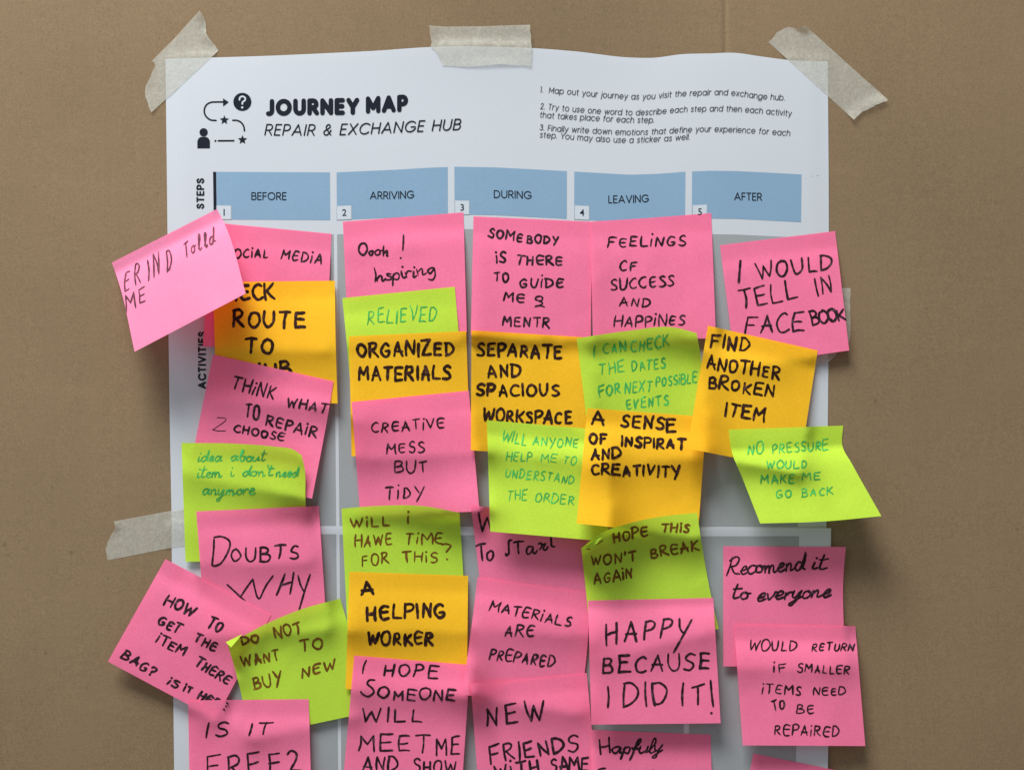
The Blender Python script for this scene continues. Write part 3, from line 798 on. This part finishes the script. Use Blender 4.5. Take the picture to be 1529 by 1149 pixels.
n = note('green', (510,759), (686,765), (697,940), (519,940), 'lime green note asking will i have time for this in brown ink', 4, 3,
         Tm=((560,755),(635,755.5)), bumps=((.8,-.02,.4,.16,5.5),(.3,-.02,.4,.12,1.5)))
W(n, [('WiLL', 524,788,582,784,14), ('i', 608,781,610,781,16), ('HAWe', 531,815,584,814,17), ('TiMe', 605,812,661,811,16,dict(slant=.05)), ('FOR', 541,844,580,841,17), ('THiS', 601,839,653,838,15)], 2.9, BI, slant=.02)
strokes(n, [[(659.5,812.5),(666,811.5),(673,814),(670,819),(666,824)], [(667.4,834.4)]], 2.8, BI)
n = note('yellow', (522,853), (699,859), (697,1036), (516,1028), 'orange yellow note reading a helping worker', 2, 5, bumps=((1,.9,.25,.4,3),))
W(n, [('A', 539,888,558,887,20), ('HeLPING', 549,925,664,920,20), ('WORKeR', 549,961,646,963,18)], 4.5, KY)
n = note('pink', (529,978), (702,992), (690,1168), (513,1156), 'pink note reading i hope someone will meet me and show', 2, 5, bumps=((1,.4,.2,.5,2),))
W(n, [('I', 542.5,1004,543.5,1004,18,dict(slant=.28)), ('HOPE', 571,1007,653,1012,18,dict(slant=.12)), ('OMEONE', 565,1041,679,1046,15.5,dict(slant=.05)), ('WILL', 540,1076,630,1077,20,dict(slant=.08)), ('MEET', 536,1120,640,1123,25), ('ME', 651,1126,686,1125,25), ('AND', 541,1150,594,1152,21), ('SHOW', 618,1153,680,1154,19)], 3.2, KR)
strokes(n, [[(559.5,1014.5),(552,1014.5),(548.5,1020),(556,1027),(558,1033),(550,1039),(542,1036),(538.5,1032)]], 3.1, KR)

# column three and four
n = note('pink', (707,323), (884,331), (882,507), (703,500), 'pink note reading somebody is there to guide me and mentor', 4, 2.5, bumps=((0,.8,.2,.5,2),))
W(n, [('SOMe', 729,353,779,362,12.5), ('BODY', 787,362,833,364,11.5), ('iS', 741,392,755,391,15), ('THeRe', 771,394,839,396,13), ('TO', 738,420,759,420,13), ('GUiDe', 776,429,841,430,13.5), ('Me', 752,449,782,452,13), ('&', 799,457,813,457,16,dict(w=2.8)), ('MENTR', 751,485,820,489,14)], 3.1, KR)
n = note('pink', (881,331), (1062,318), (1069,505), (885.5,507), 'pink note reading feelings of success and happiness', 2.5, 3.5, Tm=((960,326),), bumps=((1,.9,.3,.4,1.5),))
W(n, [('FeELiNGS', 908,369,1023,366,14), ('CF', 925,404,950,404,14), ('SUCCeSS', 912,433,1006,427,15), ('AND', 925,457,970,458,13), ('HAPPiNeS', 918,488,1022,485,15.5)], 2.9, KR, slant=.1)
n = note('yellow', (704,493), (885,504), (882,683), (703,672), 'orange yellow note reading separate and spacious workspace', 3, 3, bumps=((1,.4,.25,.6,2),))
W(n, [('SEPARATE', 713,530,838,535,18), ('AND', 728,563,777,561,18), ('SPACIOUS', 712,590,834,591,16.5), ('WORKSPACE', 722,628,853,633,17.5)], 4.2, KY)
n = note('green', (861,505), (1040,497), (1050,680), (884,690), 'lime green note reading i can check the dates for next possible events', 3, 5,
         Tm=((940,493.5),(1005,488.5)), Rm=((1046,530),), bumps=((1,0,.35,.2,7),(.5,-.02,.4,.14,3.5),(1,.6,.15,.5,2)))
W(n, [('I', 886,531,887,531,16,dict(slant=.1)), ('CAN', 901,528,934,524,15), ('CHECK', 942,525,999,517,16), ('THE', 894,560,932,555,17), ('DATES', 944,555,993,549,15), ('FOR', 895,591,926,586,15), ('NEXT', 934,587,973,584,15), ('POSSiBLe', 980,577,1040,571,14), ('eVENTS', 935,612,998,604,15)], 2.3, GI, slant=.12)
n = note('pink', (703,754), (880,772), (892,946), (724,938), 'pink note with to start written, mostly under the lime help note', 3, 3, Lm=((716,862),))
W(n, [('W', 715,793,741,792,27,dict(slant=.05))], 3.0, KR)
strokes(n, [[(710.6,814.8),(717,812),(725,811)], [(718,812),(719,824),(720.4,836.5)], [(733,821.5),(727.5,826),(728,834),(732,836),(736,831),(736,824),(732,821)]], 3.3, KR)
strokes(n, [[(764,806),(760,807),(759.5,816),(759.8,825),(756,829),(755,825.5)], [(767,809.5),(774,808),(781.5,807.8)], [(773.5,809),(773.5,818),(774.5,826)]], 3.2, KR)
strokes(n, [[(796,815.5),(789,816),(786,822),(788,827),(793,824),(796,817)], [(796,817),(795.5,823),(799,826),(802,821)], [(804,811.5),(808,810.5),(809,815),(806,820)], [(809,813),(815,811)], [(814,812),(811,819),(815,820.5),(818,816)], [(822.5,800),(823,808),(824,815),(828.5,815.5)]], 3.0, KR)
n = note('green', (727,627), (905,642), (908,808), (732,793), 'lime green note asking will anyone help me to understand the order', 13, 15, bumps=((.6,.25,.6,.1,.6),))
W(n, [('WILL', 750,660,785,664,16), ('ANYONE', 796,664,863,667,13), ('HELP', 756,687,793,689,13.5), ('ME', 808,690,831,691,12), ('TO', 841,692,859,695,12), ('UNDERSTAND', 754,712,856,722,13), ('THE', 757,746,786,747,15), ('ORDER', 799,748,856,753,13)], 1.9, GI, slant=.08)
n = note('yellow', (877,609), (1055,622), (1042,800), (861,781), 'orange yellow note reading a sense of inspiration and creativity, above the hope note', 11, 8)
W(n, [('A', 885,633,901,634,16.5), ('SENSE', 928,635,1007,643,16.5), ('OF', 881,662,905,662,14.5), ('INSPIRAT', 928,665,1022,670,13.5), ('AND', 884,686,926,684,14), ('CREATIVITY', 884,708,1014,711,14.5)], 4.1, KY)
n = note('pink', (1075,366), (1247,345), (1268,523), (1098,547), 'pink note reading i would tell in facebook, at the right edge of the poster', 3.5, 5, bumps=((.5,.2,.8,.1,.3),))
W(n, [('I', 1104,422,1105,422,30), ('WOULD', 1131,416,1243,402,23,dict(gap=.3)), ('TELL', 1106,461,1191,446,27,dict(slant=.02)), ('IN', 1220,441,1242,439,26,dict(slant=-.05,gap=.35)), ('FACE', 1113,499,1200,493,27,dict(slant=.08)), ('BOOK', 1213,485,1262,477,(21,14),dict(gap=.1,w=3.7))], 3.3, KR)
n = note('yellow', (1057,486), (1221,523), (1193,702), (1026,669), 'orange yellow note reading find another broken item', 11, 8, bumps=((0,1,.3,.4,2),))
W(n, [('FIND', 1061,518,1117,526,19), ('ANOTHER', 1055,549,1163,566,18), ('BROKEN', 1058,578,1154,592,16.5), ('ITEM', 1083,620,1140,629,18)], 3.9, KY, slant=-.02)
n = note('green', (1088,641), (1259,635), (1316,770), (1135,781), 'lime green note reading no pressure would make me go back, swung out to the right', 22, 24,
         Tm=((1175,638),), Lm=((1092,672),(1108,712)), Rm=((1258,666),(1272,692)), Bm=((1230,778),), p=1.0, v0=.22, bumps=((.5,.10,.8,.1,.5),))
W(n, [('NO', 1117,677,1139,676,16), ('PRESSURE', 1154,676,1236,671,13.5), ('WOULD', 1144,699,1205,698,12), ('MAKE', 1136,722,1186,720,13), ('ME', 1198,718,1225,716,11), ('GO', 1159,743,1182,741,12), ('BACK', 1198,741,1243,738,11.5)], 2.1, GI, slant=.08)
n = note('pink', (713,861), (880,884), (866,1062), (690,1036), 'pink note reading materials are prepared', 5, 3, Lm=((706,920),), Rm=((878,950),))
W(n, [('MATeRiALS', 731,912,851,935,14), ('ARe', 753,949,797,950,16), ('PRePAReD', 730,983,826,996,16)], 2.9, KR, slant=.12)
n = note('pink', (703,1020), (876,1004), (892,1181), (716,1198), 'pink note reading new friends with same, at the bottom of the third column', 4, 4)
W(n, [('NEW', 727,1083,811,1073,27,dict(slant=.03,gap=.45)), ('FRIENDS', 733,1138,863,1120,(27,20)), ('WiTH', 740,1161,805,1152,19), ('SAME', 823,1153,879,1149,18.5)], 3.5, KR)
n = note('green', (868,818), (1041,765), (1073,938), (886,985), 'lime green note reading hope this will not break again, left top corner folded', 3, 4,
         Tm=((900,794),(935,782),(985,771)), Lm=((872,855),), Rm=((1046,800),(1062,890)), bumps=((0,0,.14,.14,9),(.3,-.02,.5,.16,5),(.05,.35,.2,.12,-1)))
folded_corner(n, (867,820), (902,799), (886,817), 4, M['green'])
W(n, [('HOPe', 917,810,967,799,14), ('THiS', 987,793,1029,794,12), ("WON'T", 883,844,950,837,14), ('BReAK', 972,832,1043,821,14,dict(slant=.05)), ('AGAiN', 888,871,944,863,15)], 3.2, BI, slant=.08)
strokes(n, [[(886,815),(893,811),(900,806.7)], [(876,819.5),(881,819.8)]], 1.8, BI)
n = note('pink', (878,896), (1065,892), (1076,1079), (883,1081), 'bright pink note reading happy because i did it', 10, 10, p=1.1, v0=.06)
W(n, [('HAPP', 904,962,1002,950,30,dict(slant=.18,gap=.4)), ('BECAUSE', 901,1004,1060,998,24,dict(slant=.03)), ('I', 907,1054,908,1054,31), ('DID', 932,1055,998,1053,34), ('IT', 1022,1054,1053,1049,31,dict(slant=.08))], 3.5, KR)
strokes(n, [[(1014.6,923),(1015,936),(1019,943),(1021,944)], [(1032.8,924.5),(1020,948),(1005.7,973.7)], [(1061,1015),(1062.5,1034),(1065,1054)], [(1062.2,1063.8)]], 3.5, KR)
n = note('pink', (883,1089), (1061,1096), (1066,1273), (882,1270), 'pink note with hopefully in cursive, below the happy note', 4, 4)
W(n, [('H', 896,1127,911,1123,24,dict(slant=.15,low=False)), ('apfuly', 913,1125,990,1121,20)], 3.0, KR, low=True, slant=.3)
strokes(n, [[(893.5,1149),(894,1158),(893,1166)], [(893,1148),(899,1146.5),(904,1146)], [(939,1149),(937,1160)], [(975,1148.5),(973,1160)], [(950,1153),(945,1160),(952,1162)]], 2.8, KR)
n = note('pink', (1080,815), (1263,816), (1262,997), (1080,994), 'pink note in cursive about recommending it to everyone', 3, 3, Rm=((1260,850),), bumps=((1,0,.1,.2,3),(0,.8,.3,.4,1)))
W(n, [('Recomend', 1086,858,1201,850,25), ('it', 1213,849,1234,849,22), ('to', 1092,893,1118,893,22), ('everyone', 1130,896,1240,890,24,dict(slant=.42,w=3.4))], 3.1, KR, low=True, slant=.22, jit=.6)
n = note('pink', (1096,931), (1277,934), (1292,1113), (1109,1112), 'pink note reading would return if smaller items need to be repaired', 9, 8, p=1.1)
W(n, [('WOULD', 1119,970,1189,971,15,dict(slant=.1)), ('ReTURN', 1212,971,1274,971,11,dict(slant=.2)), ('iF', 1155,1003,1173,1003,13), ('SMALLeR', 1191,1002,1268,1006,12), ('iTeMS', 1138,1035,1196,1037,13), ('NeeD', 1215,1037,1262,1037,11.5), ('TO', 1154,1060,1172,1056,14), ('Be', 1190,1064,1214,1064,12), ('RePAiReD', 1156,1096,1252,1100,15)], 2.5, KR, slant=.05)
n = note('pink', (1125,1124), (1303,1160), (1270,1335), (1090,1300), 'pink note just entering the picture at the bottom right of the poster', 4, 4)

# tilted note on top of the first column
n = note('pale', (167,392), (324,312), (367,438), (201,525), 'lit-toned tilted pink note reading told me, sticking out over the left poster edge', 29, 30, p=1.0, v0=.14, Lm=((177,421),), Rm=((337,338),))
W(n, [('ERIND', 187,435,256,401,29,dict(w=2.3,gap=.8,slant=.42,low=False)), ('Tolld', 276,385,322,361,21,dict(w=2.2,slant=.38,gap=.2)), ('ME', 189,464,218,450,22,dict(w=2.3,low=False,slant=.35,gap=.4))], 2.3, KT, low=True)
